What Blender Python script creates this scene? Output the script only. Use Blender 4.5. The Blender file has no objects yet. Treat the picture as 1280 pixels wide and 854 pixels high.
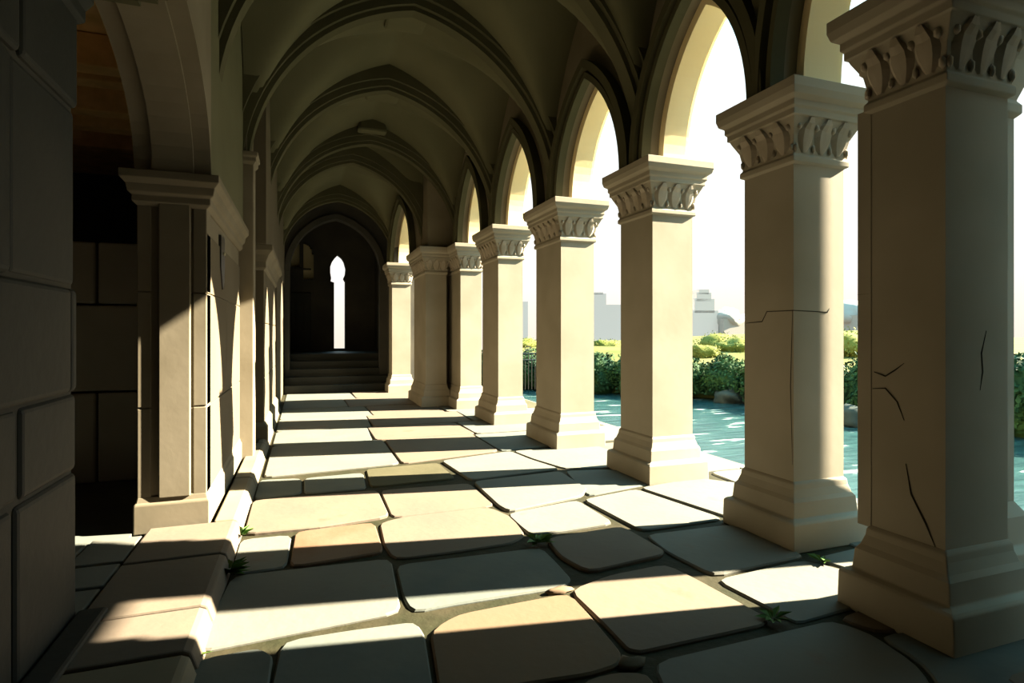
import bpy, bmesh, math, random
from mathutils import Vector, Matrix, noise
random.seed(7)
PI = math.pi
C = bpy.context.scene.collection
scn = bpy.context.scene

# ------------------------------------------------------------------ camera
EYE = 1.61; F = 720.0; YAW = math.radians(19.85); HZ = 416.0
cam_d = bpy.data.cameras.new('camera'); cam = bpy.data.objects.new('camera', cam_d); C.objects.link(cam)
cam.location = (0, 0, EYE); cam.rotation_euler = (PI/2, 0, -YAW)
cam_d.sensor_width = 36; cam_d.lens = F/1280*36; cam_d.shift_y = -(427-HZ)/1280
cam_d.clip_start = 0.05; cam_d.clip_end = 2000
scn.camera = cam
CS, SN = math.cos(YAW), math.sin(YAW)
def P(px, py, z=0.0):                       # a point of the photo on the level z
    zc = F*(EYE-z)/(py-HZ); xc = (px-640)/F*zc
    return Vector((xc*CS+zc*SN, -xc*SN+zc*CS, z))
def PD(px, py, zc):                         # a point of the photo at a given depth
    xc = (px-640)/F*zc
    return Vector((xc*CS+zc*SN, -xc*SN+zc*CS, EYE+(HZ-py)/F*zc))

# ------------------------------------------------------------------ light
SUN_AZ = math.radians(9.5); SUN_EL = math.radians(30)
sd = bpy.data.lights.new('sun', 'SUN'); so = bpy.data.objects.new('sun', sd); C.objects.link(so)
sd.energy = 62.0; sd.color = (1.0, 0.87, 0.66); sd.angle = math.radians(0.6)
sdir = Vector((math.cos(SUN_AZ)*math.cos(SUN_EL), -math.sin(SUN_AZ)*math.cos(SUN_EL), math.sin(SUN_EL)))
so.rotation_euler = sdir.to_track_quat('Z', 'Y').to_euler(); so.location = (12, -3, 12)
w = bpy.data.worlds.new('world'); scn.world = w; w.use_nodes = True
nt = w.node_tree; nt.nodes.clear()
tc = nt.nodes.new('ShaderNodeTexCoord'); sx = nt.nodes.new('ShaderNodeSeparateXYZ')
rp = nt.nodes.new('ShaderNodeValToRGB'); bg = nt.nodes.new('ShaderNodeBackground'); wo = nt.nodes.new('ShaderNodeOutputWorld')
mp = nt.nodes.new('ShaderNodeMapRange'); mp.inputs[1].default_value = -1; mp.inputs[2].default_value = 1
nt.links.new(tc.outputs['Generated'], sx.inputs[0]); nt.links.new(sx.outputs['Z'], mp.inputs[0])
nt.links.new(mp.outputs[0], rp.inputs[0]); nt.links.new(rp.outputs[0], bg.inputs[0]); nt.links.new(bg.outputs[0], wo.inputs[0])
cr = rp.color_ramp
cr.elements[0].position = 0.40; cr.elements[0].color = (0.75, 0.68, 0.55, 1)
cr.elements[1].position = 0.985; cr.elements[1].color = (0.5, 1.9, 2.6, 1)
for p_, c_ in ((0.49, (0.87, 0.76, 0.64, 1)), (0.515, (0.92, 0.83, 0.72, 1)), (0.56, (1.0, 0.97, 0.92, 1)), (0.70, (1.0, 1.12, 1.12, 1)), (0.80, (1.5, 3.1, 3.6, 1))):
    e = cr.elements.new(p_); e.color = c_
bg.inputs[1].default_value = 1.1
vs = scn.view_settings
scn.display_settings.display_device = 'sRGB'
vs.view_transform = 'Standard'; vs.look = 'None'; vs.gamma = 1.0; vs.use_curve_mapping = False
vs.exposure = 0.15

# ------------------------------------------------------------------ materials
ALB = {'dark_iron': .12, 'soffit_lit_tone': 1.0, 'limestone': .28, 'dimmed_cream_masonry': .17, 'column_limestone': .55, 'carved_limestone': .54, 'vault_plaster': .21, 'rib_stone': .20, 'dark_blockwork': .20,
       'cream_slab': .185, 'pinkish_slab': .17, 'orange_slab': .21, 'tan_slab': .18, 'grey_slab': .21, 'olive_slab': .17, 'mossy_joint': .16,
       'haze_pale_masonry': .72, 'haze_pale_foliage': .4, 'meadow_grass': .16, 'yellow_green_leaf': .24, 'hedge_leaf': .34, 'white_petal_glint': .5, 'bank_rock': .2,
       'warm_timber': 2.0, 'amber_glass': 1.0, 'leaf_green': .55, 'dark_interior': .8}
def mat(name, c1, c2=None, scale=2.5, rough=0.85, bump=0.15, c3=None, detail=6, bscale=14, spec=0.12, lo=0.35, hi=0.65, k=None):
    k = k or ALB.get(name, .5); c1 = tuple(v*k for v in c1); c2 = tuple(v*k for v in c2) if c2 else None; c3 = tuple(v*k for v in c3) if c3 else None
    m = bpy.data.materials.new(name); m.use_nodes = True
    t = m.node_tree; b = t.nodes['Principled BSDF']
    b.inputs['Roughness'].default_value = rough
    b.inputs['Specular IOR Level'].default_value = spec
    c2 = c2 or c1
    g = t.nodes.new('ShaderNodeNewGeometry')
    n = t.nodes.new('ShaderNodeTexNoise'); n.inputs['Scale'].default_value = scale; n.inputs['Detail'].default_value = detail
    t.links.new(g.outputs['Position'], n.inputs['Vector'])
    r = t.nodes.new('ShaderNodeValToRGB')
    r.color_ramp.elements[0].position = lo; r.color_ramp.elements[0].color = (*c1, 1)
    r.color_ramp.elements[1].position = hi; r.color_ramp.elements[1].color = (*c2, 1)
    if c3:
        e = r.color_ramp.elements.new(min(0.95, hi+0.08)); e.color = (*c3, 1)
    t.links.new(n.outputs['Fac'], r.inputs[0]); t.links.new(r.outputs[0], b.inputs['Base Color'])
    if bump:
        n2 = t.nodes.new('ShaderNodeTexNoise'); n2.inputs['Scale'].default_value = bscale; n2.inputs['Detail'].default_value = 8
        t.links.new(g.outputs['Position'], n2.inputs['Vector'])
        bp = t.nodes.new('ShaderNodeBump'); bp.inputs['Strength'].default_value = bump; bp.inputs['Distance'].default_value = 0.02
        t.links.new(n2.outputs['Fac'], bp.inputs['Height']); t.links.new(bp.outputs[0], b.inputs['Normal'])
    return m
M = {}
M['stone'] = mat('limestone', (0.50, 0.43, 0.29), (0.62, 0.54, 0.38), 1.6, bump=0.05)
M['column'] = mat('column_limestone', (0.50, 0.45, 0.34), (0.60, 0.54, 0.42), 1.3, bump=0.04)
M['masonry'] = mat('dimmed_cream_masonry', (0.56, 0.46, 0.30), (0.64, 0.54, 0.36), 1.4, bump=.05, c3=(0.60, 0.42, 0.25))  # same stone as the pier, darkened where sunlit to cut its bounce light
M['soffit'] = mat('soffit_lit_tone', (0.78, 0.64, 0.36), (0.84, 0.71, 0.43), 1.2, bump=0.03)  # lighter copy of the arch stone, bounce light painted into its colour
M['carved'] = mat('carved_limestone', (0.50, 0.43, 0.32), (0.66, 0.58, 0.46), 4)
M['vault'] = mat('vault_plaster', (0.40, 0.39, 0.21), (0.50, 0.48, 0.27), 0.8, bump=0.08)
M['rib'] = mat('rib_stone', (0.30, 0.29, 0.15), (0.38, 0.36, 0.20), 1.2, bump=0.08)
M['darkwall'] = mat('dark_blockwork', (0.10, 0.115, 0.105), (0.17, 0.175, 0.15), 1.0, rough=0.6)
M['cream'] = mat('cream_slab', (0.60, 0.60, 0.51), (0.68, 0.68, 0.57), 1.5, c3=(0.74, 0.55, 0.40))
M['pink'] = mat('pinkish_slab', (0.64, 0.52, 0.40), (0.74, 0.60, 0.44), 1.5, c3=(0.72, 0.46, 0.32))
M['orange'] = mat('orange_slab', (0.56, 0.33, 0.19), (0.66, 0.45, 0.30), 1.8)
M['tan'] = mat('tan_slab', (0.60, 0.46, 0.30), (0.68, 0.46, 0.28), 1.5)
M['grey'] = mat('grey_slab', (0.42, 0.48, 0.43), (0.54, 0.57, 0.48), 1.8)
M['olive'] = mat('olive_slab', (0.33, 0.31, 0.17), (0.40, 0.37, 0.21), 2)
M['moss'] = mat('mossy_joint', (0.10, 0.11, 0.045), (0.20, 0.17, 0.09), 3, bump=0.5)
M['ink'] = mat('dark_crack', (0.05, 0.045, 0.03), rough=1, bump=0)
M['iron'] = mat('dark_iron', (0.035, 0.035, 0.03), rough=0.35, bump=0, spec=0.6)
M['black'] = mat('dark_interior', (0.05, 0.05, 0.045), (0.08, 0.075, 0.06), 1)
M['wood'] = mat('warm_timber', (0.34, 0.20, 0.07), (0.45, 0.28, 0.11), 5)
M['leaf'] = mat('leaf_green', (0.07, 0.20, 0.05), (0.20, 0.34, 0.06), 3, rough=0.6, bump=0)
M['hedge'] = mat('hedge_leaf', (0.025, 0.10, 0.045), (0.10, 0.20, 0.04), 1.2, rough=0.8, bump=0, lo=.4, hi=.7)
M['sunleaf'] = mat('yellow_green_leaf', (0.36, 0.42, 0.06), (0.55, 0.55, 0.12), 1.5, rough=0.8, bump=0)
M['lawn'] = mat('meadow_grass', (0.36, 0.42, 0.07), (0.55, 0.52, 0.16), 0.7, rough=1, bump=0.3)
M['petal_glint'] = mat('white_petal_glint', (0.75, 0.72, 0.5), rough=0.7, bump=0)  # blossoms, and the painted glint in the niche
M['rock'] = mat('bank_rock', (0.12, 0.17, 0.15), (0.2, 0.24, 0.2), 2)
M['haze'] = mat('haze_pale_masonry', (0.74, 0.62, 0.56), (0.78, 0.66, 0.59), 0.02, rough=1, bump=0, spec=0)  # distance haze painted into the masonry colour
M['hazetree'] = mat('haze_pale_foliage', (0.68, 0.64, 0.58), (0.72, 0.67, 0.60), 0.02, rough=1, bump=0, spec=0)  # foliage paled to stand for distance haze
M['glass'] = mat('amber_glass', (0.45, 0.40, 0.24), rough=0.5, bump=0)
def water_mat():
    m = bpy.data.materials.new('teal_water'); m.use_nodes = True; t = m.node_tree; b = t.nodes['Principled BSDF']
    g = t.nodes.new('ShaderNodeNewGeometry')
    mpn = t.nodes.new('ShaderNodeMapping'); mpn.inputs['Rotation'].default_value = (0, 0, YAW); mpn.inputs['Scale'].default_value = (0.55, 2.6, 1)
    t.links.new(g.outputs['Position'], mpn.inputs['Vector'])
    n = t.nodes.new('ShaderNodeTexNoise'); n.inputs['Scale'].default_value = 1.6; n.inputs['Detail'].default_value = 5
    t.links.new(mpn.outputs[0], n.inputs['Vector'])
    r = t.nodes.new('ShaderNodeValToRGB'); el = r.color_ramp.elements
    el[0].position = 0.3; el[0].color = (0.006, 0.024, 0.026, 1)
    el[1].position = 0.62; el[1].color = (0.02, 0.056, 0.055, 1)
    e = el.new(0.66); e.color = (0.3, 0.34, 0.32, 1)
    t.links.new(n.outputs['Fac'], r.inputs[0]); t.links.new(r.outputs[0], b.inputs['Base Color'])
    b.inputs['Roughness'].default_value = 0.25; b.inputs['Specular IOR Level'].default_value = 0.25
    bp = t.nodes.new('ShaderNodeBump'); bp.inputs['Strength'].default_value = 0.6; bp.inputs['Distance'].default_value = 0.06
    t.links.new(n.outputs['Fac'], bp.inputs['Height']); t.links.new(bp.outputs[0], b.inputs['Normal'])
    return m
M['water'] = water_mat()

# ------------------------------------------------------------------ helpers
def obj(name, bm, m, parent=None, bevel=0.0, smooth=False, seg=2):
    me = bpy.data.meshes.new(name)
    bmesh.ops.recalc_face_normals(bm, faces=bm.faces[:])
    bm.to_mesh(me); bm.free()
    o = bpy.data.objects.new(name, me); C.objects.link(o)
    for x in (m if isinstance(m, (list, tuple)) else [m]): me.materials.append(M[x])
    if smooth:
        for p in me.polygons: p.use_smooth = True
    if bevel:
        b = o.modifiers.new('bevel', 'BEVEL'); b.width = bevel; b.segments = seg; b.limit_method = 'ANGLE'; b.angle_limit = 0.6
    if parent:
        o.parent = parent; o.matrix_parent_inverse = Matrix.Translation(-parent.location)
    return o
def thing(name, label, cat, loc, group=None):
    o = bpy.data.objects.new(name, None); C.objects.link(o); o.location = loc; o.empty_display_size = 0.2
    o['label'] = label; o['category'] = cat
    if group: o['group'] = group
    return o
def tag(o, label, cat, group=None):
    o['label'] = label; o['category'] = cat
    if group: o['group'] = group
    return o
def struct(name, bm, m, **k):
    o = obj(name, bm, m, **k); o['kind'] = 'structure'; return o
def NB(): return bmesh.new()
def box(bm, x0, x1, y0, y1, z0, z1, mi=0):
    v = [bm.verts.new(p) for p in ((x0,y0,z0),(x1,y0,z0),(x1,y1,z0),(x0,y1,z0),(x0,y0,z1),(x1,y0,z1),(x1,y1,z1),(x0,y1,z1))]
    for f in ((3,2,1,0),(4,5,6,7),(0,1,5,4),(1,2,6,5),(2,3,7,6),(3,0,4,7)):
        bm.faces.new([v[i] for i in f]).material_index = mi
def frustum(bm, r0, z0, r1, z1, mi=0):      # r = (x0,x1,y0,y1)
    v = [bm.verts.new(p) for p in ((r0[0],r0[2],z0),(r0[1],r0[2],z0),(r0[1],r0[3],z0),(r0[0],r0[3],z0),(r1[0],r1[2],z1),(r1[1],r1[2],z1),(r1[1],r1[3],z1),(r1[0],r1[3],z1))]
    for f in ((3,2,1,0),(4,5,6,7),(0,1,5,4),(1,2,6,5),(2,3,7,6),(3,0,4,7)):
        bm.faces.new([v[i] for i in f]).material_index = mi
def loft(bm, rect, prof):                   # closed rectangular loft, prof = [(overhang, z)]
    rings = []
    x0, x1, y0, y1 = rect
    for d, z in prof:
        rings.append([bm.verts.new(p) for p in ((x0-d,y0-d,z),(x1+d,y0-d,z),(x1+d,y1+d,z),(x0-d,y1+d,z))])
    for a, b in zip(rings, rings[1:]):
        for i in range(4): bm.faces.new((a[i], a[(i+1)%4], b[(i+1)%4], b[i]))
    bm.faces.new(rings[0][::-1]); bm.faces.new(rings[-1])
def prism(bm, pts, z0, z1, mi=0):
    a = [bm.verts.new((p[0], p[1], z0)) for p in pts]; b = [bm.verts.new((p[0], p[1], z1)) for p in pts]
    n = len(pts)
    for i in range(n): bm.faces.new((a[i], a[(i+1)%n], b[(i+1)%n], b[i])).material_index = mi
    f = bm.faces.new(b); f.material_index = mi; g = bm.faces.new(a[::-1]); g.material_index = mi
def tube(bm, pts, r, n=5, mi=0):
    pts = [Vector(p) for p in pts]; rings = []
    rr = r if isinstance(r, (list, tuple)) else [r]*len(pts)
    for i, p in enumerate(pts):
        d = (pts[min(i+1, len(pts)-1)]-pts[max(i-1, 0)]).normalized()
        u = d.cross(Vector((0.31, 0.2, 0.93))).normalized(); v = d.cross(u)
        rings.append([bm.verts.new(p+(u*math.cos(2*PI*k/n)+v*math.sin(2*PI*k/n))*rr[i]) for k in range(n)])
    for a, b in zip(rings, rings[1:]):
        for k in range(n): bm.faces.new((a[k], a[(k+1)%n], b[(k+1)%n], b[k])).material_index = mi
    bm.faces.new(rings[0]).material_index = mi; bm.faces.new(rings[-1][::-1]).material_index = mi
def blob(bm, c, r, sub=2, amp=0.15, seed=0, mi=0):
    res = bmesh.ops.create_icosphere(bm, subdivisions=sub, radius=1)
    for v in res['verts']:
        n = noise.noise(v.co*1.7+Vector((seed, seed*.7, 0)))
        k = 1+amp*n*2
        v.co = Vector((v.co.x*r[0]*k+c[0], v.co.y*r[1]*k+c[1], v.co.z*r[2]*k+c[2]))
    for f in {f for v in res['verts'] for f in v.link_faces}: f.material_index = mi; f.smooth = True
def round_poly(pts, r=0.05):
    n = len(pts); out = []
    for i in range(n):
        p, a, b = Vector(pts[i]), Vector(pts[i-1]), Vector(pts[(i+1)%n])
        da, db = a-p, b-p; la, lb = da.length, db.length
        k = min(r, la*.35, lb*.35)
        q0, q1 = p+da/la*k, p+db/lb*k
        for t in (0, .5, 1):
            out.append(q0*(1-t)**2+p*2*t*(1-t)+q1*t*t)
    return out
def shrink(pts, g):
    c = sum((Vector(p) for p in pts), Vector((0, 0)))/len(pts)
    out = []
    for p in pts:
        d = Vector(p)-c; out.append(c+d*(1-g/max(d.length, g*2)))
    return out
# --- pointed arch curve on a half span a, rise h, offset d outward; returns (s,z) from left foot to right foot
def arch_pts(a, h, d=0.0, n=14):
    if h < a:                                # low arches: half ellipse
        return [(-(a+d)*math.cos(PI*k/(2*n)), (h+d)*math.sin(PI*k/(2*n))) for k in range(2*n+1)]
    R = max((a*a+h*h)/(2*a), a); cx = -a+R; Rd = R+d
    ap = math.acos(max(-1, min(1, cx/Rd)))
    left = [(cx-Rd*math.cos(ap*k/n), Rd*math.sin(ap*k/n)) for k in range(n+1)]
    return left+[(-x, z) for x, z in left[-2::-1]]
class Frame:                                 # vertical plane: origin o, along unit u, depth unit t
    def __init__(s, o, u, t): s.o, s.u, s.t = Vector(o), Vector(u).normalized(), Vector(t).normalized()
    def __call__(s, a, z, d): return s.o+s.u*a+s.t*d+Vector((0, 0, z))
def arch_ring(bm, fr, mid, a, h, z0, d0, d1, t0, t1, n=14, mi=0, foot=0.0):
    A = arch_pts(a, h, d0, n); B = arch_pts(a, h, d1, n)
    if foot: A = [(A[0][0], -foot)]+A+[(A[-1][0], -foot)]; B = [(B[0][0], -foot)]+B+[(B[-1][0], -foot)]
    q = []
    for (x0, y0), (x1, y1) in zip(A, B):
        q.append([bm.verts.new(fr(mid+x0, z0+y0, t0)), bm.verts.new(fr(mid+x1, z0+y1, t0)), bm.verts.new(fr(mid+x1, z0+y1, t1)), bm.verts.new(fr(mid+x0, z0+y0, t1))])
    for a_, b_ in zip(q, q[1:]):
        for i in range(4): bm.faces.new((a_[i], a_[(i+1)%4], b_[(i+1)%4], b_[i])).material_index = mi
    bm.faces.new(q[0]).material_index = mi; bm.faces.new(q[-1][::-1]).material_index = mi
def arch_slab(bm, fr, S0, S1, mid, a, h, z0, ztop, off, t0, t1, n=16, mi=0):   # wall S0..S1, z0..ztop with a pointed hole
    A = arch_pts(a, h, off, n)
    pts = [(S0, 0)]+[(mid+x, y) for x, y in A]+[(S1, 0)]
    q = []
    for x, y in pts:
        q.append([bm.verts.new(fr(x, z0+y, t0)), bm.verts.new(fr(x, ztop, t0)), bm.verts.new(fr(x, ztop, t1)), bm.verts.new(fr(x, z0+y, t1))])
    for a_, b_ in zip(q, q[1:]):
        for i in range(4): bm.faces.new((a_[i], a_[(i+1)%4], b_[(i+1)%4], b_[i])).material_index = mi
    bm.faces.new(q[0]).material_index = mi; bm.faces.new(q[-1][::-1]).material_index = mi

# ------------------------------------------------------------------ layout of the arcade (near-left corner of each shaft)
#        x     y     W    D
COLS = [(3.15, 2.06, .50, .42), (3.51, 3.40, .51, .52), (3.57, 5.38, .52, .67), (3.41, 7.41, .52, .92),
        (3.22, 9.63, .46, .95), (3.12, 11.85, .46, 1.20), (2.52, 12.55, .46, 1.45), (2.24, 15.75, .50, .60)]
CAPZ = 3.49; APEX = 1.33; WALLTOP = 6.6
YC = [c[1]+c[3]/2 for c in COLS]
XR = [c[0]+0.02 for c in COLS]
XL = [-.69, -.69, -.69, -.62, -.52, -.50, -.50, -.50]

# ------------------------------------------------------------------ floor: slabs traced from the photograph, laid at their real place
fb = NB()
SL = [('cream', [(290,719),(489,697),(502,763),(239,815)]),
 ('grey', [(494,705),(677,683),(692,697),(715,722),(706,732),(560,755),(515,764),(503,745)]),
 ('tan', [(537,788),(570,768),(640,754),(712,741),(735,765),(777,815),(775,830),(740,842),(640,857),(550,872)]),
 ('grey', [(351,800),(440,785),(520,775),(531,790),(545,880),(333,880)]),
 ('grey', [(243,824),(325,809),(342,818),(332,880),(205,880)]),
 ('pink', [(711,737),(760,718),(832,704),(870,722),(962,772),(955,780),(800,814),(785,811),(750,775)]),
 ('cream', [(893,723),(1005,698),(1075,716),(1078,755),(995,778),(965,760)]),
 ('cream', [(806,668),(915,655),(1008,694),(893,719),(834,690)]),
 ('cream', [(815,826),(1040,773),(1090,790),(1150,830),(1180,880),(838,880)]),
 ('tan', [(730,848),(775,838),(812,841),(830,880),(715,880)]),
 ('cream', [(1017,696),(1100,677),(1110,715),(1078,715)]),
 ('pink', [(1047,771),(1083,757),(1150,785),(1094,788)]),
 ('grey', [(1096,792),(1250,780),(1330,810),(1330,880),(1190,880),(1155,830)]),
 ('orange', [(369,665),(468,653),(480,690),(362,709)]),
 ('cream', [(301,673),(365,667),(358,708),(287,717)]),
 ('pink', [(474,653),(500,646),(612,633),(642,646),(657,668),(640,678),(560,690),(492,698),(480,682)]),
 ('cream', [(633,642),(722,625),(768,653),(665,669),(650,658)]),
 ('pink', [(682,673),(778,658),(831,688),(828,694),(735,715),(700,696)]),
 ('cream', [(728,624),(795,611),(905,648),(802,663)]),
 ('cream', [(799,609),(873,597),(945,606),(935,650),(912,646)]),
 ('pink', [(316,626),(472,613),(487,645),(400,659),(304,668)]),
 ('pink', [(475,612),(587,603),(619,631),(490,646)]),
 ('cream', [(591,602),(700,589),(735,611),(727,620),(636,639),(623,632)]),
 ('grey', [(706,588),(760,586),(860,597),(797,607),(735,619)]),
 ('grey', [(325,599),(377,597),(377,616),(317,623)]),
 ('grey', [(380,597),(454,590),(458,610),(380,616)]),
 ('olive', [(457,586),(548,578),(570,597),(463,608)]),
 ('cream', [(551,576),(638,564),(663,574),(700,586),(588,600)]),
 ('cream', [(641,563),(745,556),(800,575),(765,584),(706,585),(666,573)]),
]
names = ['cream', 'pink', 'orange', 'tan', 'grey', 'olive', 'moss']
def slab(pts, key, top=0.0):
    pts = shrink(pts, 0.001)
    rp_ = round_poly(pts, 0.085)
    mi = names.index(key)
    t = top+random.uniform(-0.008, 0.006)
    inner = shrink(rp_, 0.011)
    a = [fb.verts.new((p[0], p[1], -0.12)) for p in rp_]; b = [fb.verts.new((p[0], p[1], t-0.010)) for p in rp_]
    c = [fb.verts.new((p[0], p[1], t)) for p in inner]; n = len(rp_)
    for u, v in ((a, b), (b, c)):
        for i in range(n): fb.faces.new((u[i], u[(i+1)%n], v[(i+1)%n], v[i])).material_index = mi
    fb.faces.new(c).material_index = mi
for key, pp in SL:
    slab([P(x, y).xy for x, y in pp], key)
# rows beyond the traced ones and the outer edge of the walk
y0 = P(500, 580).y-0.02
rows = [P(330, 597).y+.06, 8.85, 10.1, 11.5, 13.0, 14.6, 16.25]
keys = ['cream', 'pink', 'grey', 'cream', 'grey', 'pink', 'cream', 'olive']
k = 0
base_r = [(-.44, 7.0), (3.0, 7.35)]
for r in range(len(rows)-1):
    ya, yb = rows[r], rows[r+1]
    x = -.44; first = True
    while x < 5.0:
        wdt = random.uniform(1.1, 1.9); x1 = min(x+wdt, 5.0)
        if 5.0-x1 < .6: x1 = 5.0
        if r == 0:
            f0 = lambda xx: 7.0+0.10*(xx+.44)+ (0.18 if xx > 2 else 0)
            pts = [(x+.015, f0(x)), (x1-.015, f0(x1)), (x1-.015, yb-.015), (x+.015, yb-.015)]
        else:
            s = .08*math.sin(x*3+r); s1 = .08*math.sin(x1*3+r)
            pts = [(x+.012, ya+.012), (x1-.012+s1*.4, ya+.012), (x1-.012-s1*.4, yb-.012), (x+.012, yb-.012)]
        slab(pts, keys[k % 8]); k += 1; x = x1
# strips between the columns and the outer edge; near right corner, behind the camera
for pts, key in (([(3.9, 3.2), (4.95, 2.6), (4.95, 4.2), (4.3, 4.3)], 'cream'), ([(4.33, 4.33), (4.95, 4.23), (4.95, 5.5), (4.42, 5.5)], 'cream'),
                 ([(3.7, 5.53), (4.95, 5.53), (4.95, 6.7), (3.75, 6.6)], 'cream'), ([(3.3, 6.62), (4.95, 6.72), (4.95, 7.5), (3.3, 7.45)], 'pink'),
                 ([(3.2, 1.1), (4.95, 1.1), (4.95, 2.5), (3.9, 3.0)], 'cream')):
    slab(pts, key)
for i in range(5):
    for j in range(4):
        slab([(-.4+j*1.15, 1.55-i*1.2), (.7+j*1.15, 1.55-i*1.2), (.7+j*1.15, 2.5-i*1.2 if i else 1.75), (-.4+j*1.15, 2.5-i*1.2 if i else 1.75)], keys[(i+j*3) % 8])
box(fb, -1.3, 5.0, -5, 20.5, -.5, -.022, 6)
box(fb, 4.9, 5.05, 1.0, 20.5, -.9, .0, 0)
struct('floor', fb, names)
b = NB(); box(b, -7, -1.25, 3.0, 12, -.1, .06); struct('floor_side_room', b, 'grey')

# kerb stones along the left
kg = 'kerb stones along the left wall'
KS = [(1.2, 2.28, -1.15), (2.3, 3.07, -1.15), (3.1, 3.57, -1.15), (3.6, 4.38, -1.12), (4.41, 5.13, -1.12), (5.16, 6.6, -.68), (6.62, 8.6, -.68), (8.62, 10.6, -.6), (10.62, 13.2, -.5)]
KL = ['kerb stone out of sight nearest the viewer', 'shaded kerb stone in the bottom left corner below the dark wall',
      'kerb stone half in shade beside the foot of the dark block wall', 'wide pinkish sunlit kerb stone in front of the side opening',
      'sunlit kerb stone just before the cream pier, small weed at its inner corner', 'narrow kerb stone running along the foot of the cream pier',
      'second narrow kerb stone, at the far end of the cream pier', 'narrow kerb stone by the second lit pier', 'farthest kerb stone along the left wall']
for (ya, yb, xa), lb in zip(KS, KL):
    if yb < 2.3: continue
    b = NB(); x1 = -.47
    prof = [(xa, -.1), (x1+.02, -.1), (x1, -.02), (x1-.035, .085), (x1-.07, .10), (xa, .10)]
    q = [[b.verts.new((x, y, z)) for x, z in prof] for y in (ya, yb)]
    n = len(prof)
    for i in range(n): b.faces.new((q[0][i], q[0][(i+1)%n], q[1][(i+1)%n], q[1][i]))
    b.faces.new(q[0]); b.faces.new(q[1][::-1])
    tag(obj('kerb_stone', b, 'pink' if yb > 3.5 and yb < 5.2 else 'stone', bevel=.012), lb, 'kerb stone', kg)
# paving of the side opening left of the kerb
b = NB()
for i, (ya, yb) in enumerate(((3.75, 4.15), (4.17, 4.55), (4.57, 5.1))):
    box(b, -1.46, -1.14, ya-.06, yb-.08, -.05, .085)
    box(b, -1.95, -1.48, ya-.12, yb-.14, -.05, .08)
struct('floor_threshold', b, 'cream', bevel=.012)

# ------------------------------------------------------------------ left dark block wall
b = NB()
WX = -1.15
def yjoint(px, X=WX):
    k = (px-640)/F
    return (X*CS-k*X*SN)/(k*CS+SN)
rowsz = [(.02, .87, [20]), (.87, 1.29, [27]), (1.29, 1.85, [88]), (1.85, 2.80, [15]), (2.80, 3.70, [25]), (3.70, 6.4, [60])]
YE = 3.72
for za, zb, js in rowsz:
    ys = [-4, .6, 1.9]+[yjoint(p) for p in js]+[YE]
    for ya, yb in zip(ys, ys[1:]):
        dx = random.uniform(-.012, .012)
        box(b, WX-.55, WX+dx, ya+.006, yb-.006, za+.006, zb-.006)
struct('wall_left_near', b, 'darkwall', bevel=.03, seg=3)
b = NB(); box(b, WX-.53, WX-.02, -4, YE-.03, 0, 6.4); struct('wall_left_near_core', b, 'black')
b = NB()
loft(b, (WX-.5, WX+.0, 3.0, YE), [(.0, 3.27), (.03, 3.30), (.03, 3.36), (.06, 3.42), (.06, 3.55)])
struct('trim_impost_near', b, 'darkwall', bevel=.008)
b = NB(); box(b, -1.14, -1.0, 1.5, YE-.02, .09, .125); struct('trim_wall_foot', b, 'darkwall', bevel=.02)

# ------------------------------------------------------------------ side room seen through the opening
b = NB()
box(b, -7, -1.26, 10.8, 11, 0, 4.3); box(b, -7.1, -7, 3, 11, 0, 4.3); box(b, -7, -1.72, 2.6, 2.8, 0, 4.3)
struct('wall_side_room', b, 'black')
b = NB(); box(b, -7, -1.26, 2.6, 11, 4.12, 4.2); struct('ceiling_side_room', b, 'wood')
b = NB()
for i, (za, zb) in enumerate(((.06, 1.0), (1.0, 1.9), (1.9, 2.55))):
    for (xa, xb) in (((-2.9, -2.3), (-2.3, -1.6)) if i % 2 else ((-2.9, -2.0), (-2.0, -1.6))):
        box(b, xa+.01, xb-.01, 7.0, 8.2, za+.01, zb-.01)
tag(obj('stone_block_pier', b, 'column', bevel=.02), 'dim block-built pier standing inside the dark side room', 'pier')
for i, (yy, hh) in enumerate(((5.7, .17), (6.2, .13), (6.8, .18), (7.5, .15), (8.3, .15))):
    b = NB(); box(b, -6.9, -1.3, yy, yy+.2, 4.11-hh*1.6, 4.11)
    tag(obj('ceiling_beam', b, 'wood', bevel=.01), ('nearest', 'second', 'third', 'fourth', 'farthest')[i]+' timber beam under the ceiling of the dark side room', 'beam', 'timber beams in the side room')

# ------------------------------------------------------------------ the cream pier on the left
pier = thing('stone_pier', 'massive cream stone pier on the left, sunlit on its corridor side', 'pier', (-.96, 5.15, .06))
b = NB(); loft(b, (-1.22, -.735, 5.19, 7.72), [(.022, .04), (.022, .27), (.01, .285), (.0, .33)]); obj('base', b, 'stone', pier, bevel=.01)
b = NB()
PX0, PX1, PY0, PY1 = -1.22, -.735, 5.19, 7.72
box(b, PX0, PX1-.012, PY0+.012, PY1, .3, 2.66)
# corridor face masonry: courses with staggered joints
for za, zb, js in ((.31, 1.02, [5.19, 7.72]), (1.02, 1.93, [5.19, 6.45, 7.72]), (1.93, 2.42, [5.19, 7.72])):
    for ya, yb in zip(js, js[1:]): box(b, PX1-.2, PX1, ya+.004, yb-.004, za+.004, zb-.004, 1)
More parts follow.
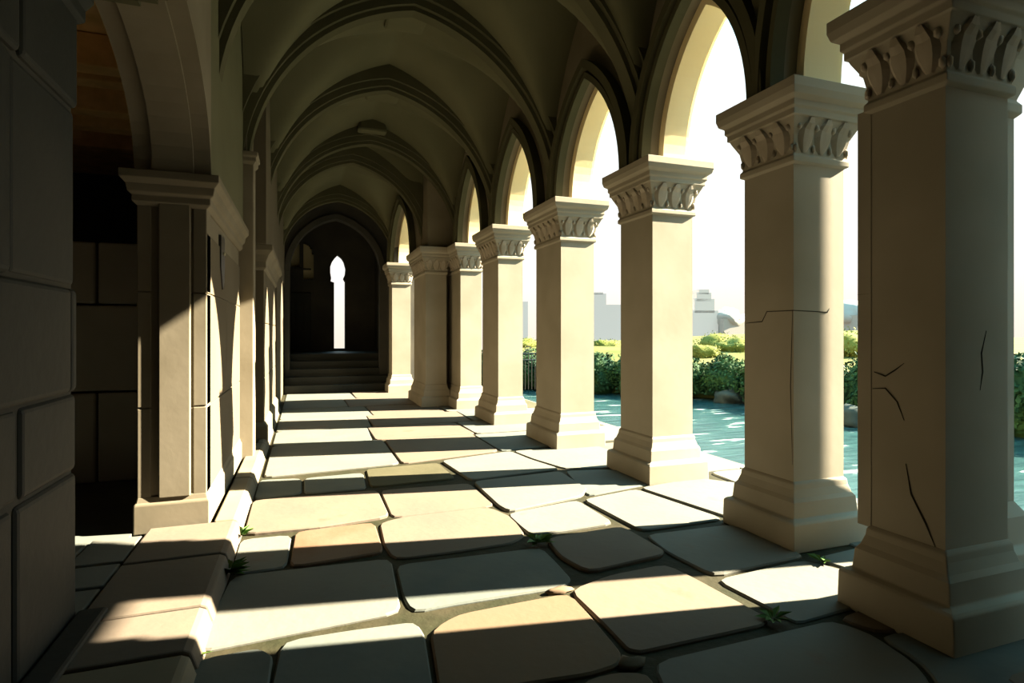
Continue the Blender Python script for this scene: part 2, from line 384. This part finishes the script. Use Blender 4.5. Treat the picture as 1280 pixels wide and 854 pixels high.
# a pair of shallow pilaster strips on the narrow front
for xa, xb, d in ((PX0, PX0+.095, 0), (PX0+.15, PX1-.115, .022), (PX1-.10, PX1, 0)):
    for za, zb in ((.31, 1.02), (1.02, 1.93), (1.93, 2.63)) if d == 0 else ((.31, 2.63),):
        box(b, xa, xb, PY0-d, PY0+.2, za+.003, zb-.003)
obj('shaft', b, ['stone', 'masonry'], pier, bevel=.008)
b = NB(); loft(b, (PX0, PX1, PY0, PY1), [(.0, 2.60), (.03, 2.63), (.03, 2.68), (.055, 2.70), (.065, 2.76), (.10, 2.80), (.10, 2.86)]); obj('capital', b, 'stone', pier, bevel=.006)
# upper wall over the pier
b = NB(); box(b, -1.23, -.70, 5.15, 7.74, 2.855, 6.6); struct('wall_left_upper', b, 'vault')
# arch over the side opening
b = NB(); fr = Frame((0, 3.72, 0), (0, 1, 0), (-1, 0, 0)); fr.o = Vector((-.70, 3.72, 0))
arch_slab(b, fr, -1.9, 1.44, -.07, 1.5, .9, 2.86, 6.6, 0, .0, .53)
arch_ring(b, fr, -.07, 1.5, .9, 2.86, -.03, .0, .12, .40)
ao = obj('side_arch', b, 'stone'); tag(ao, 'dim arch springing from the cream pier over the opening on the left', 'arch')
# niche on the pier: flat dark plate painted for its inner shade
sc = thing('wall_niche', 'small dark plate for the pointed hollow high on the corridor side of the cream pier', 'niche', (PX1, 6.0, 2.05))
b = NB(); pts = [(0, .0), (.10, .08), (.13, .25), (.13, .50), (-.13, .50), (-.13, .2)]
a_ = [b.verts.new((PX1+.012, 6.08+p[0], 2.02+p[1])) for p in pts]; c_ = [b.verts.new((PX1-.01, 6.08+p[0], 2.02+p[1])) for p in pts]
b.faces.new(a_); b.faces.new(c_[::-1])
for i in range(6): b.faces.new((a_[i], a_[(i+1)%6], c_[(i+1)%6], c_[i]))
obj('hollow_shade', b, 'iron', sc)
b = NB(); blob(b, (PX1+.02, 6.10, 2.36), (.012, .018, .02), 1, 0); gl = obj('glint', b, 'petal_glint', sc); gl['label'] = 'small pale bead painted as a glint'  # painted highlight, modelled as a pale bead

# ------------------------------------------------------------------ rest of the left wall
b = NB()
box(b, -1.2, -.80, 7.74, 8.75, 0, 3.81)
box(b, -1.2, -.66, 7.74, 8.75, 3.81, 6.6)
box(b, -1.2, -.50, 8.75, 20.4, 2.86, 6.6)
box(b, -1.2, -.52, 12.6, 20.4, 0, 2.87)
struct('wall_left', b, 'masonry')
def respond(y, x, label, z1=3.77, w_=.30, d_=.16):
    t = thing('wall_pilaster', label, 'pilaster', (x, y, .1), 'pilasters carrying the vault ribs on the left')
    b = NB(); box(b, x-.3, x+d_*.8, y-w_/2, y+w_/2, .04, z1); obj('shaft', b, 'stone', t, bevel=.012)
    b = NB(); loft(b, (x-.3, x+d_*.8, y-w_/2, y+w_/2), [(.0, z1-.10), (.03, z1-.06), (.03, z1-.02), (.05, z1), (.05, z1+.05)]); obj('impost', b, 'stone', t, bevel=.005)
respond(YC[3], -.80+.09, 'tall slim pilaster at the far end of the cream pier')
p2 = thing('stone_pier', 'second sunlit stone pier on the left, beyond the tall pilaster', 'pier', (-.8, 9.0, .06))
b = NB(); loft(b, (-1.1, -.54, 8.95, 12.5), [(.05, .04), (.05, .27), (.02, .31), (.0, .33)]); obj('base', b, 'stone', p2, bevel=.01)
b = NB(); box(b, -1.1, -.56, 8.96, 12.5, .3, 2.66)
for za, zb, js in ((.31, .95, [8.95, 12.5]), (.95, 1.75, [8.95, 10.6, 12.5]), (1.75, 2.6, [8.95, 12.5])):
    for ya, yb in zip(js, js[1:]): box(b, -.7, -.54, ya+.004, yb-.004, za+.004, zb-.004)
obj('shaft', b, 'masonry', p2, bevel=.008)
b = NB(); loft(b, (-1.1, -.54, 8.95, 12.5), [(.0, 2.50), (.03, 2.54), (.03, 2.62), (.07, 2.72), (.12, 2.78), (.12, 2.86)]); obj('capital', b, 'stone', p2, bevel=.006)

# ------------------------------------------------------------------ columns
def crack(b, pts, r=.004, mi=1): tube(b, pts, [r*.5]+[r]*(len(pts)-2)+[r*.3], 4, mi)
def column(i, label):
    x, y, W, D = COLS[i]
    t = thing('stone_column', label, 'column', (x+W/2, y+D/2, 0), 'square stone columns of the arcade')
    R = (x, x+W, y, y+D); o = .125
    b = NB(); loft(b, R, [(o, -.02), (o-.005, .185), (o-.02, .20), (o-.055, .215), (o-.065, .33), (o-.075, .345), (o-.085, .36), (.022, .415), (.018, .455), (.0, .475)])
    obj('base', b, 'column', t, bevel=.007)
    b = NB(); loft(b, R, [(0, .46), (0, 2.93)])
    if i == 0:
        box(b, x-.003, x+.05, y+D-.002, y+D+.085, .46, 2.93)        # set-back strip on its far edge
        crack(b, [(x-.001, y+.40, 1.38), (x-.001, y+.33, 1.36), (x-.001, y+.27, 1.40), (x-.001, y+.22, 1.44)], .005)
        crack(b, [(x-.001, y+.41, 1.28), (x-.001, y+.33, 1.29), (x-.001, y+.26, 1.22), (x-.001, y+.22, 1.12)], .004)
        crack(b, [(x-.001, y+.21, .88), (x-.001, y+.18, .72), (x-.001, y+.10, .58), (x-.001, y+.05, .47)], .005)
        crack(b, [(x+.32, y-.001, 1.62), (x+.28, y-.001, 1.50), (x+.29, y-.001, 1.40), (x+.27, y-.001, 1.30)], .004)
        crack(b, [(x-.002, y+D+.086, 1.84), (x-.002, y+D-.0, 1.84)], .004)
    if i == 1:
        crack(b, [(x-.001, y+.50, 1.69), (x-.001, y+.32, 1.70), (x-.001, y+.27, 1.78), (x-.001, y+.0, 1.78), (x+.20, y-.001, 1.775), (x+.34, y-.001, 1.77), (x+.36, y-.001, 1.80)], .004)
        crack(b, [(x-.001, y+.01, 1.78), (x-.001, y+.03, 1.2), (x-.001, y+.01, .6)], .003)
    obj('shaft', b, ['column', 'ink'], t, bevel=0)
    cp = NB(); loft(cp, R, [(0, 2.90), (.028, 2.915), (.028, 2.955), (.012, 2.975), (.012, 3.02), (.03, 3.12), (.075, 3.21), (.085, 3.235), (.10, 3.24), (.10, 3.285), (.115, 3.30), (.115, 3.345), (.15, 3.37), (.165, 3.42), (.165, CAPZ)])
    cap = obj('capital', cp, 'column', t, bevel=.005)
    # carved leaves running round the bell
    fz = NB(); rnd = random.Random(i)
    def leaf(org, u, nrm, wd):
        h0, h1 = 2.985, 3.225
        segs = 6
        for sgn in (-1, 1):
            rows_ = []
            for k_ in range(segs+1):
                f = k_/segs; z = h0+(h1-h0)*f
                fl = .012+.018*f+.045*f*f
                ww = wd*.48*math.sin(PI*(.12+.80*f)**1.15)+.004
                curl = .010+.018*math.sin(PI*f)+(.016 if f > .8 else 0)
                rows_.append([fz.verts.new(org+nrm*(fl+curl)+Vector((0, 0, z))), fz.verts.new(org+u*sgn*ww*.6+nrm*(fl+curl*1.0)+Vector((0, 0, z+.006))), fz.verts.new(org+u*sgn*ww+nrm*(fl-.004)+Vector((0, 0, z)))])
            for a_, c_ in zip(rows_, rows_[1:]):
                for j in range(2): fz.faces.new((a_[j], a_[j+1], c_[j+1], c_[j]))
    for face in range(4):
        L = W if face % 2 == 0 else D
        org0 = [Vector((x, y, 0)), Vector((x+W, y, 0)), Vector((x+W, y+D, 0)), Vector((x, y+D, 0))][face]
        u = [Vector((1, 0, 0)), Vector((0, 1, 0)), Vector((-1, 0, 0)), Vector((0, -1, 0))][face]
        nrm = [Vector((0, -1, 0)), Vector((1, 0, 0)), Vector((0, 1, 0)), Vector((-1, 0, 0))][face]
        nn = max(3, round(L/.17)); st = L/nn
        for j in range(nn): leaf(org0+u*st*(j+.5), u, nrm, st*rnd.uniform(.86, 1.0))
        for j in range(nn+1):
            c0 = org0+u*(st*j)+nrm*.055+Vector((0, 0, 3.17))
            s_ = rnd.uniform(.018, .026); blob(fz, c0, (s_, s_, s_*1.5), 1, .1, j)
            c0 = org0+u*(st*j)+nrm*.022+Vector((0, 0, 3.02)); blob(fz, c0, (s_*.8, s_*.8, s_*1.7), 1, .1, j+3)
    o_ = obj('carved_frieze', fz, 'carved', t); o_.parent = cap; o_.matrix_parent_inverse = Matrix.Identity(4)
    return t
lbl = ['nearest and largest stone column, shaded and cracked, at the right edge', 'second column from the right, standing fully in view with a crack across its shaft',
       'third column from the right, sunlit cream face beside the teal water', 'fourth column from the right, left of the gap showing the low square distant tower',
       'fifth column from the right, with the sliver of water at its right', 'sixth column from the right, narrow lit face with a broad shaded side',
       'dark column mostly hidden behind the sixth one', 'farthest column, lit pale in the gap beside the stairs']
for i in range(8): column(i, lbl[i])
# outer half-pier behind the near column
hp = thing('outer_pier', 'sunlit outer pier at the right edge behind the nearest column', 'pier', (3.9, 2.38, 0))
b = NB(); loft(b, (3.72, 4.10, 2.28, 2.47), [(.1, -.02), (.1, .30), (.05, .33), (.05, .5), (0, .58)]); obj('base', b, 'column', hp, bevel=.008)
b = NB(); loft(b, (3.72, 4.10, 2.28, 2.47), [(0, .55), (0, 2.95)]); obj('shaft', b, 'column', hp)
b = NB(); loft(b, (3.72, 4.10, 2.28, 2.47), [(0, 2.92), (.03, 2.95), (.03, 3.0), (.01, 3.03), (.08, 3.24), (.12, 3.3), (.12, 3.49)]); obj('capital', b, 'column', hp, bevel=.006)

# ------------------------------------------------------------------ arcade arches, wall above, ribs and vault
al = ['pointed arch at the top right between the nearest column and the second', 'tall pointed arch between the second and third columns, bright soffit',
      'pointed arch between the third and fourth columns', 'pointed arch between the fourth and fifth columns', 'narrow pointed arch between the fifth and sixth columns',
      'small far arch between the sixth column and the hidden dark one', 'farthest small arch, above the pale column beside the stairs']
for i in (0, 1, 2, 3, 4, 6):
    (x0, y0_, W0, D0), (x1, y1_, W1, D1) = COLS[i], COLS[i+1]
    A = Vector((x0+.03, y0_+D0/2, 0)); B = Vector((x1+.03, y1_+D1/2, 0))
    u = (B-A).normalized(); t_ = Vector((u.y, -u.x, 0))
    fr = Frame(A, u, t_); S = (B-A).length
    s0 = D0/2-.01; s1 = S-D1/2+.01; mid = (s0+s1)/2; a = (s1-s0)/2
    h = APEX if a > .55 else APEX*.92
    b = NB()
    arch_slab(b, fr, 0, S, mid, a, h, CAPZ-.005, WALLTOP, .10, .00, .12)
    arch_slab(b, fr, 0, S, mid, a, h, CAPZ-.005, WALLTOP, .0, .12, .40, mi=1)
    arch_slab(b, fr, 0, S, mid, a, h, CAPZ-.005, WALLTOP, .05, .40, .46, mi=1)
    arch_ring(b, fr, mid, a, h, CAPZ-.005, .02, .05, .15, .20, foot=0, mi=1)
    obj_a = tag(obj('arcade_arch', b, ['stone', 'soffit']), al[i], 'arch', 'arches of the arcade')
    b = NB()
    arch_ring(b, fr, mid, a, h, CAPZ-.005, .085, .155, -.10, .01, 16)
    arch_ring(b, fr, mid, a, h, CAPZ-.005, .155, .20, -.05, .01)
    arch_ring(b, fr, mid, a, h, CAPZ-.005, .20, .30, -.14, .01)
    c_ = obj('archivolt', b, 'rib', obj_a)
b = NB(); box(b, 2.56, 3.55, 12.55, 14.0, CAPZ-.01, WALLTOP); box(b, 2.98, 3.6, 13.0, 14.0, -.1, CAPZ); struct('wall_right_stub', b, 'stone')
RISE = [2.45, 2.45, 2.45, 2.45, 2.25, 2.05, 1.85, 1.6]
def rib(i, label):
    xl, xr = XL[i], XR[i]; y = YC[i]
    zs = 3.50; fr = Frame((0, y, 0), (1, 0, 0), (0, 1, 0)); mid = (xl+xr)/2; a = (xr-xl)/2+.02
    h = RISE[i]
    b = NB()
    arch_ring(b, fr, mid, a, h, zs, .02, .10, -.09, .09, 22)
    arch_ring(b, fr, mid, a, h, zs, .08, .20, -.15, .15, 22)
    arch_ring(b, fr, mid, a, h, zs, .18, .50, -.21, .21, 22)
    # boss at the crown
    return tag(obj('vault_rib', b, 'rib'), label, 'vault rib', 'transverse ribs of the vault')
rl = [None, 'vault rib springing from the second column, mostly above the picture', 'broad vault rib rising from the third column out of the top of the picture',
      'nearest complete pointed rib, from the fourth column across to the tall pilaster', 'second complete pointed rib, landing on the fifth column',
      'third complete rib, landing on the sixth column', 'fourth rib, small and dark, deep in the corridor', 'farthest rib, at the head of the stairs']
for i in range(1, 8): rib(i, rl[i])
# vault webs
vb = NB()
def bay(ya, yb, xla, xra, xlb, xrb, za, zb):
    NU, NV = 60, 36; g = []
    for j in range(NV+1):
        v = j/NV; y = ya+(yb-ya)*v; xl = xla+(xlb-xla)*v; xr = xra+(xrb-xra)*v; row = []
        rise = za+(zb-za)*v
        ac = (yb-ya)/2; sc_ = abs(y-(ya+yb)/2)
        hc = rise*.93; Rc = max((ac*ac+hc*hc)/(2*ac), ac); cc = Rc-ac
        zc_ = math.sqrt(max(0, Rc*Rc-(sc_+cc)**2))
        for i in range(NU+1):
            x = xl+(xr-xl)*i/NU; a = (xr-xl)/2; s = abs(x-(xl+xr)/2)
            R = max((a*a+rise*rise)/(2*a), a); c = R-a
            zm = math.sqrt(max(0, R*R-(s+c)**2))
            row.append(vb.verts.new((x, y, 3.5+(zm**18+zc_**18)**(1/18))))
        g.append(row)
    for j in range(NV):
        for i in range(NU):
            vb.faces.new((g[j][i], g[j][i+1], g[j+1][i+1], g[j+1][i]))
for i in range(7):
    r0 = RISE[i]+.40; r1 = RISE[i+1]+.40
    bay(YC[i], YC[i+1], XL[i]-.06, XR[i]+.06, XL[i+1]-.06, XR[i+1]+.06, r0, r1)
bay(0.0, YC[0], -1.2, 3.25, XL[0]-.06, XR[0]+.06, 2.85, 2.85)
bay(-4.5, 0.0, -1.2, 3.25, -1.2, 3.25, 2.85, 2.85)
struct('ceiling', vb, 'vault', smooth=True)
# bosses and groin beads
for i in range(3, 6):
    xm = (XL[i]+XR[i])/2; b = NB()
    ym = (YC[i]+YC[i+1])/2-.55
    frustum(b, (xm-.30, xm+.30, ym-.3, ym+.3), 3.5+RISE[i]+.18, (xm-.22, xm+.22, ym-.22, ym+.22), 3.5+RISE[i]+.6)
    tag(obj('ceiling_boss', b, 'vault', bevel=.05, seg=2), ['plain stone boss behind the nearest complete rib', 'plain stone boss behind the second complete rib', 'plain stone boss behind the third complete rib'][i-3], 'boss', 'stone bosses on the vault crown')
# roof over the vault, walls closing the corridor
b = NB(); box(b, -7.2, 4.3, -5, 21, 6.6, 6.9); struct('roof', b, 'stone')
b = NB()
box(b, 3.2, 3.9, -5, .95, -.1, 6.6); box(b, -1.7, 3.9, -5.2, -5, 0, 6.6); box(b, -1.7, -1.15, -5, -4, 0, 6.6)
struct('wall_right_near', b, 'stone')
b = NB(); box(b, 3.9, 4.2, .4, 1.1, -.6, 6.4); struct('shade_block_near', b, 'stone', bevel=.02)  # block added out of view to keep sun off the nearest column
b = NB(); box(b, 5.8, 6.0, 2.64, 3.04, -1.2, 4.6); box(b, 5.8, 6.1, .4, 3.02, 4.2, 6.4); box(b, 5.5, 6.1, .3, 2.0, -1.2, 6.4); struct('shade_block_outer', b, 'stone', bevel=.01)  # posts and lintel added out of view to shade columns and floor
# right wall past the last column
b = NB(); box(b, 2.26, 3.3, 16.35, 20.4, 0, 6.6); box(b, 2.30, 2.76, 15.8, 16.4, 3.48, 6.6); struct('wall_right_far', b, 'black')

# ------------------------------------------------------------------ stairs and end wall
st = thing('stone_stairs', 'dark broad stone steps climbing at the far end of the corridor', 'stairs', (.9, 16.3, 0))
for k in range(5):
    b = NB(); box(b, -.50, 2.25, 16.3+.32*k, 20.4, .2*k-.02 if k else -.02, .2*(k+1))
    obj('step', b, 'grey' if k == 9 else 'darkwall', st, bevel=.02)
# portal arch before the stairs
b = NB(); fr = Frame((-.5, 16.9, 0), (1, 0, 0), (0, 1, 0))
arch_slab(b, fr, 0, 2.78, 1.35, 1.22, 1.5, 3.3, 6.6, 0, 0, .3)
box(b, -.5, -.37, 16.9, 17.2, .2, 3.3); box(b, 2.05, 2.28, 16.9, 17.2, .2, 3.3)
arch_ring(b, fr, 1.35, 1.22, 1.5, 3.3, .0, .14, -.08, .02)
tag(obj('portal_arch', b, 'black'), 'dark round-headed portal arch over the far stairs', 'arch')
# end wall with a tall light opening and a blind window
EY = 20.0
def hole_cell_wall(b, xs, zs, holes, ya, yb):
    for xa, xb in zip(xs, xs[1:]):
        for za, zb in zip(zs, zs[1:]):
            if any(xa >= h[0]-1e-4 and xb <= h[1]+1e-4 and za >= h[2]-1e-4 and zb <= h[3]+1e-4 for h in holes): continue
            box(b, xa, xb, ya, yb, za, zb)
b = NB()
DX0, DX1 = .80, 1.31
hole_cell_wall(b, [-1.2, -.40, -.14, -.02, .30, DX0, DX1, 3.3], [0, 1.08, 3.35, 3.75, 4.2, 4.55, 6.6], [(DX0, DX1, 1.08, 4.2), (-.40, -.14, 3.75, 4.55), (-.02, .30, 3.35, 4.55)], EY, EY+.35)
struct('wall_end', b, 'black')
b = NB()
for x0_, x1_, sg in ((-.40, -.14, -1), (-.02, .30, 1)):
    for k_ in range(6):
        f0 = k_/6; f1 = (k_+1)/6; hgt = .34*(1-math.sqrt(1-(1-f0)**2)) if sg < 0 else .34*(1-math.sqrt(1-f1**2))
        if hgt > .01: box(b, x0_+(x1_-x0_)*f0, x0_+(x1_-x0_)*f1, EY+.02, EY+.28, 4.55-hgt, 4.56)
struct('trim_window_head', b, 'black')
# trefoil head and jambs narrowing the opening
b = NB()
def sil(pts, x0, side):                     # filler between the straight hole side and a curved outline
    q = []
    for off, z in pts:
        xx = x0+off*side
        q.append([b.verts.new((x0, EY+.05, z)), b.verts.new((xx, EY+.05, z)), b.verts.new((xx, EY+.3, z)), b.verts.new((x0, EY+.3, z))])
    for a_, c_ in zip(q, q[1:]):
        for i in range(4): b.faces.new((a_[i], a_[(i+1)%4], c_[(i+1)%4], c_[i]))
    b.faces.new(q[0]); b.faces.new(q[-1][::-1])
sil([(.14, 1.08), (.14, 3.28), (.03, 3.32), (.05, 3.42), (.02, 3.6), (.02, 3.8), (.08, 3.98), (.16, 4.1), (.25, 4.2)], DX0, 1)
sil([(.02, 1.08), (.02, 3.32), (.07, 3.40), (.07, 3.44), (.02, 3.55), (.0, 3.75), (.06, 3.98), (.13, 4.1), (.255, 4.2)], DX1, -1)
fo = obj('opening_frame', b, 'black'); tag(fo, 'lobed stone frame of the tall bright slit opening at the end', 'window frame')
b = NB(); box(b, -.42, .32, EY+.3, EY+.34, 3.3, 4.6); w1 = struct('window_1', b, 'glass')
b = NB(); box(b, -.30, .22, EY-.05, EY, 3.66, 3.72); box(b, -.5, .2, EY-.12, EY-.0, 1.0, 2.9); box(b, -.25, .0, EY-.15, EY-.11, 1.7, 2.6)
tag(obj('wall_panel', b, 'darkwall', bevel=.01), 'barely visible dark panelled recess left of the bright slit', 'panel')

# ------------------------------------------------------------------ weeds between the slabs
def weed(p, r, label, n=16, key='leaf', z=.0):
    b = NB(); rnd = random.Random(int(p[0]*1000))
    for k in range(n):
        a = rnd.uniform(0, 2*PI); L = r*rnd.uniform(.5, 1); w_ = L*.22
        d = Vector((math.cos(a), math.sin(a), 0)); s = Vector((-d.y, d.x, 0)); up = rnd.uniform(.15, .75)
        o = Vector((p[0], p[1], z))+d*r*.08
        pts = [o, o+d*L*.4+s*w_+Vector((0, 0, L*up*.6)), o+d*L+Vector((0, 0, L*up*.8)), o+d*L*.4-s*w_+Vector((0, 0, L*up*.6+.01))]
        b.faces.new([b.verts.new(q) for q in pts])
    tag(obj('weed', b, key), label, 'weed')
weed(P(283, 716), .17, 'bright green weed beside the kerb at the corner of a sunlit slab', 26)
weed(P(301, 669), .12, 'smaller green weed higher up the kerb, near the cream pier', 16)
weed(P(672, 678), .15, 'green weed in the joint at the middle of the floor', 20)
weed(P(236, 824), .12, 'dark weed in shade at the bottom left by the kerb', 14)
weed(P(966, 774), .10, 'olive weed in the joint between two bright slabs on the right', 14)
weed(P(1028, 702), .10, 'small grass in the joint by the foot of the second column', 12)
b = NB(); c0 = P(790, 828); blob(b, (c0.x, c0.y, -.005), (.07, .05, .028), 2, .25, 5)
tag(obj('pebble', b, 'tan'), 'tan pebble in the mossy joint at the bottom', 'stone')
b = NB(); c0 = P(697, 737); blob(b, (c0.x, c0.y, -.01), (.09, .035, .022), 2, .25, 8)
tag(obj('pebble', b, 'tan'), 'flat tan pebble wedged in the shaded joint in mid floor', 'stone')

# ------------------------------------------------------------------ outside: water, bank, hedge, far skyline
WZ = -.55
b = NB(); v = [b.verts.new((x, y, WZ)) for x, y in ((4.9, -40), (90, -40), (90, 26), (4.9, 26))]; b.faces.new(v)
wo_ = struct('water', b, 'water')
bank = [(5.2, 23.5), (7.2, 20.5), (9.7, 17.6), (12.2, 14.6), (13.0, 10.2), (14.5, 4.5), (18, -2), (26, -10)]
b = NB(); out = [(x+240, y+260) for x, y in bank]
prev = None
for (x, y) in bank:
    d = Vector((.75, .66))
    ring = [b.verts.new((x, y, WZ-.2)), b.verts.new((x+.8, y+.6, WZ-.1)), b.verts.new((x+1.3, y+1.0, .55)), b.verts.new((x+6, y+5, .95)), b.verts.new((x+60, y+60, 1.05)), b.verts.new((x+340, y+340, 1.3))]
    if prev:
        for i in range(5): b.faces.new((prev[i], prev[i+1], ring[i+1], ring[i]))
    prev = ring
struct('ground_meadow', b, 'lawn')
def shrub(c, r, n, key, label, group, flowers=0, name='hedge_shrub', cat='shrub'):
    rnd = random.Random(int(c[0]*977+c[1]*31)); b = NB()
    blob(b, c, (r[0]*.82, r[1]*.82, r[2]*.85), 3, .22, c[0])
    for k in range(n):
        a = rnd.uniform(0, 2*PI); ph = rnd.uniform(-.5, 1); ct = math.sqrt(max(0, 1-ph*ph))
        dr = Vector((math.cos(a)*ct, math.sin(a)*ct, ph))
        kk = 1+.22*2*noise.noise(dr*1.7+Vector((c[0], c[0]*.7, 0)))*.9
        rr = rnd.uniform(.82, 1.04)*kk
        o = Vector(c)+Vector((dr.x*r[0], dr.y*r[1], dr.z*r[2]))*rr
        s = rnd.uniform(.05, .09)*r[2]/.9
        u = Vector((rnd.gauss(0, 1), rnd.gauss(0, 1), rnd.gauss(0, 1))).normalized(); v_ = u.cross(dr)
        if v_.length < .1: continue
        v_.normalize()
        b.faces.new([b.verts.new(o-u*s), b.verts.new(o+v_*s*.55), b.verts.new(o+u*s), b.verts.new(o-v_*s*.55)])
    o_ = tag(obj(name, b, key), label, cat, group)
    if flowers:
        fbm = NB()
        for k in range(flowers):
            a = rnd.uniform(PI*.9, PI*1.9); ph = rnd.uniform(.35, .9); ct = math.sqrt(1-ph*ph)
            o = Vector(c)+Vector((math.cos(a)*ct*r[0], math.sin(a)*ct*r[1], ph*r[2]))*1.03
            for q in range(5):
                an = q*2*PI/5; blob(fbm, o+Vector((math.cos(an)*.045, 0, math.sin(an)*.045)), (.032, .02, .032), 1, 0)
        fo_ = obj('blossom', fbm, 'petal_glint', o_); fo_['label'] = 'small white blossoms'; fo_['kind'] = 'stuff'
        fo_.matrix_parent_inverse = Matrix.Identity(4)
def along(bk, t):
    L = [(Vector(q)-Vector(p)).length for p, q in zip(bk, bk[1:])]
    for l, p, q in zip(L, bk, bk[1:]):
        if t <= l: return Vector(p)+(Vector(q)-Vector(p))*t/l
        t -= l
    return Vector(bk[-1])
posn = ['at the far left end of the bank', 'in the thin gap beside the fifth column', 'behind the fourth column', 'at the left of the square tower gap', 'in mid gap below the square tower',
        'at the left behind the third column', 'behind the third column on its right', 'left of the blossoms, below the round-topped tower', 'carrying the white blossoms',
        'right of the blossoms, touching the second column', 'behind the second column', 'in the gap beside the nearest column', 'behind the nearest column']
NH = 13
for i in range(NH):
    t = 2.4+i*1.5; q = along(bank, t); rr = random.uniform(.70, .92)
    kk = i
    shrub((q.x+.55, q.y+.45, .06), (.80, .80, rr+.12), 1700, 'hedge', 'dark hedge shrub '+posn[kk], 'dark hedge shrubs on the far bank', flowers=14 if i == 8 else 0)
for i, (px, zc, zz, r) in enumerate(((905, 26, 1.05, 1.1), (925, 24, 1.0, .9), (760, 29, .95, .8), (1072, 20, 1.1, 1.2), (655, 30, 1.0, .9), (880, 22, .95, .6))):
    q = PD(px, 430, zc); rr = r
    shrub((q.x, q.y, zz-.1), (rr*1.3, rr*1.2, rr*.55), 900, 'sunleaf', 'sunny yellow-green bush on the meadow, '+['behind the round-topped tower gap', 'right against the second column edge', 'under the low square tower', 'in the gap beside the nearest column', 'in the thin gap beside the fifth column', 'small one left of the blossoms'][i], 'yellow-green bushes on the meadow', name='meadow_bush', cat='bush')
for i, (px, py, s) in enumerate(((915, 497, .42), (800, 492, .25), (1066, 525, .4))):
    q = P(px, py+6, WZ); b = NB(); blob(b, (q.x, q.y, WZ+s*.35), (s*1.2, s, s*.75), 3, .3, i*3)
    tag(obj('bank_rock', b, 'rock'), ['smooth dark rock at the waterline left of the second column', 'small dark rock at the waterline hidden by the third column', 'dark rock at the waterline beside the nearest column'][i], 'rock')
# iron rail with scroll by the water
gr = thing('garden_railing', 'small dark iron railing with a scroll on the bank in the thin gap', 'railing', PD(655, 487, 19.5))
q = PD(655, 487, 19.5)
for k in range(6):
    b = NB(); tube(b, [(q.x-.2+k*.12, q.y, q.z), (q.x-.2+k*.12, q.y, q.z+1.25)], .014, 5); obj('bar', b, 'iron', gr)
b = NB(); tube(b, [(q.x-.25, q.y, q.z+1.0), (q.x+.5, q.y, q.z+1.0)], .02, 6); tube(b, [(q.x-.25, q.y, q.z+1.22), (q.x+.5, q.y, q.z+1.22)], .02, 6); obj('rail', b, 'iron', gr)
b = NB(); tube(b, [(q.x+.12+math.cos(a*.6)*.14*(1-a/14), q.y, q.z+1.37+math.sin(a*.6)*.12*(1-a/14)) for a in range(13)], .014, 5); obj('scroll', b, 'iron', gr)
# distant skyline
def far_box(px0, px1, pytop, zc, label, steps=None):
    a = PD(px0, 425, zc); c = PD(px1, 425, zc); b = NB()
    zt = EYE+(HZ-pytop)/F*zc; dpt = Vector((SN, CS, 0))*14
    def slabb(f0, f1, z0, z1, bm=b):
        p0 = a.lerp(c, f0); p1 = a.lerp(c, f1)
        prism(bm, [p0.xy, p1.xy, (p1+dpt).xy, (p0+dpt).xy], z0, z1)
    for f0, f1, z0, z1 in (steps or [(0, 1, 0, 1)]): slabb(f0, f1, -2 if z0 == 0 else z0*zt, z1*zt)
    tag(obj('distant_tower', b, 'haze'), label, 'building', 'pale buildings on the skyline')
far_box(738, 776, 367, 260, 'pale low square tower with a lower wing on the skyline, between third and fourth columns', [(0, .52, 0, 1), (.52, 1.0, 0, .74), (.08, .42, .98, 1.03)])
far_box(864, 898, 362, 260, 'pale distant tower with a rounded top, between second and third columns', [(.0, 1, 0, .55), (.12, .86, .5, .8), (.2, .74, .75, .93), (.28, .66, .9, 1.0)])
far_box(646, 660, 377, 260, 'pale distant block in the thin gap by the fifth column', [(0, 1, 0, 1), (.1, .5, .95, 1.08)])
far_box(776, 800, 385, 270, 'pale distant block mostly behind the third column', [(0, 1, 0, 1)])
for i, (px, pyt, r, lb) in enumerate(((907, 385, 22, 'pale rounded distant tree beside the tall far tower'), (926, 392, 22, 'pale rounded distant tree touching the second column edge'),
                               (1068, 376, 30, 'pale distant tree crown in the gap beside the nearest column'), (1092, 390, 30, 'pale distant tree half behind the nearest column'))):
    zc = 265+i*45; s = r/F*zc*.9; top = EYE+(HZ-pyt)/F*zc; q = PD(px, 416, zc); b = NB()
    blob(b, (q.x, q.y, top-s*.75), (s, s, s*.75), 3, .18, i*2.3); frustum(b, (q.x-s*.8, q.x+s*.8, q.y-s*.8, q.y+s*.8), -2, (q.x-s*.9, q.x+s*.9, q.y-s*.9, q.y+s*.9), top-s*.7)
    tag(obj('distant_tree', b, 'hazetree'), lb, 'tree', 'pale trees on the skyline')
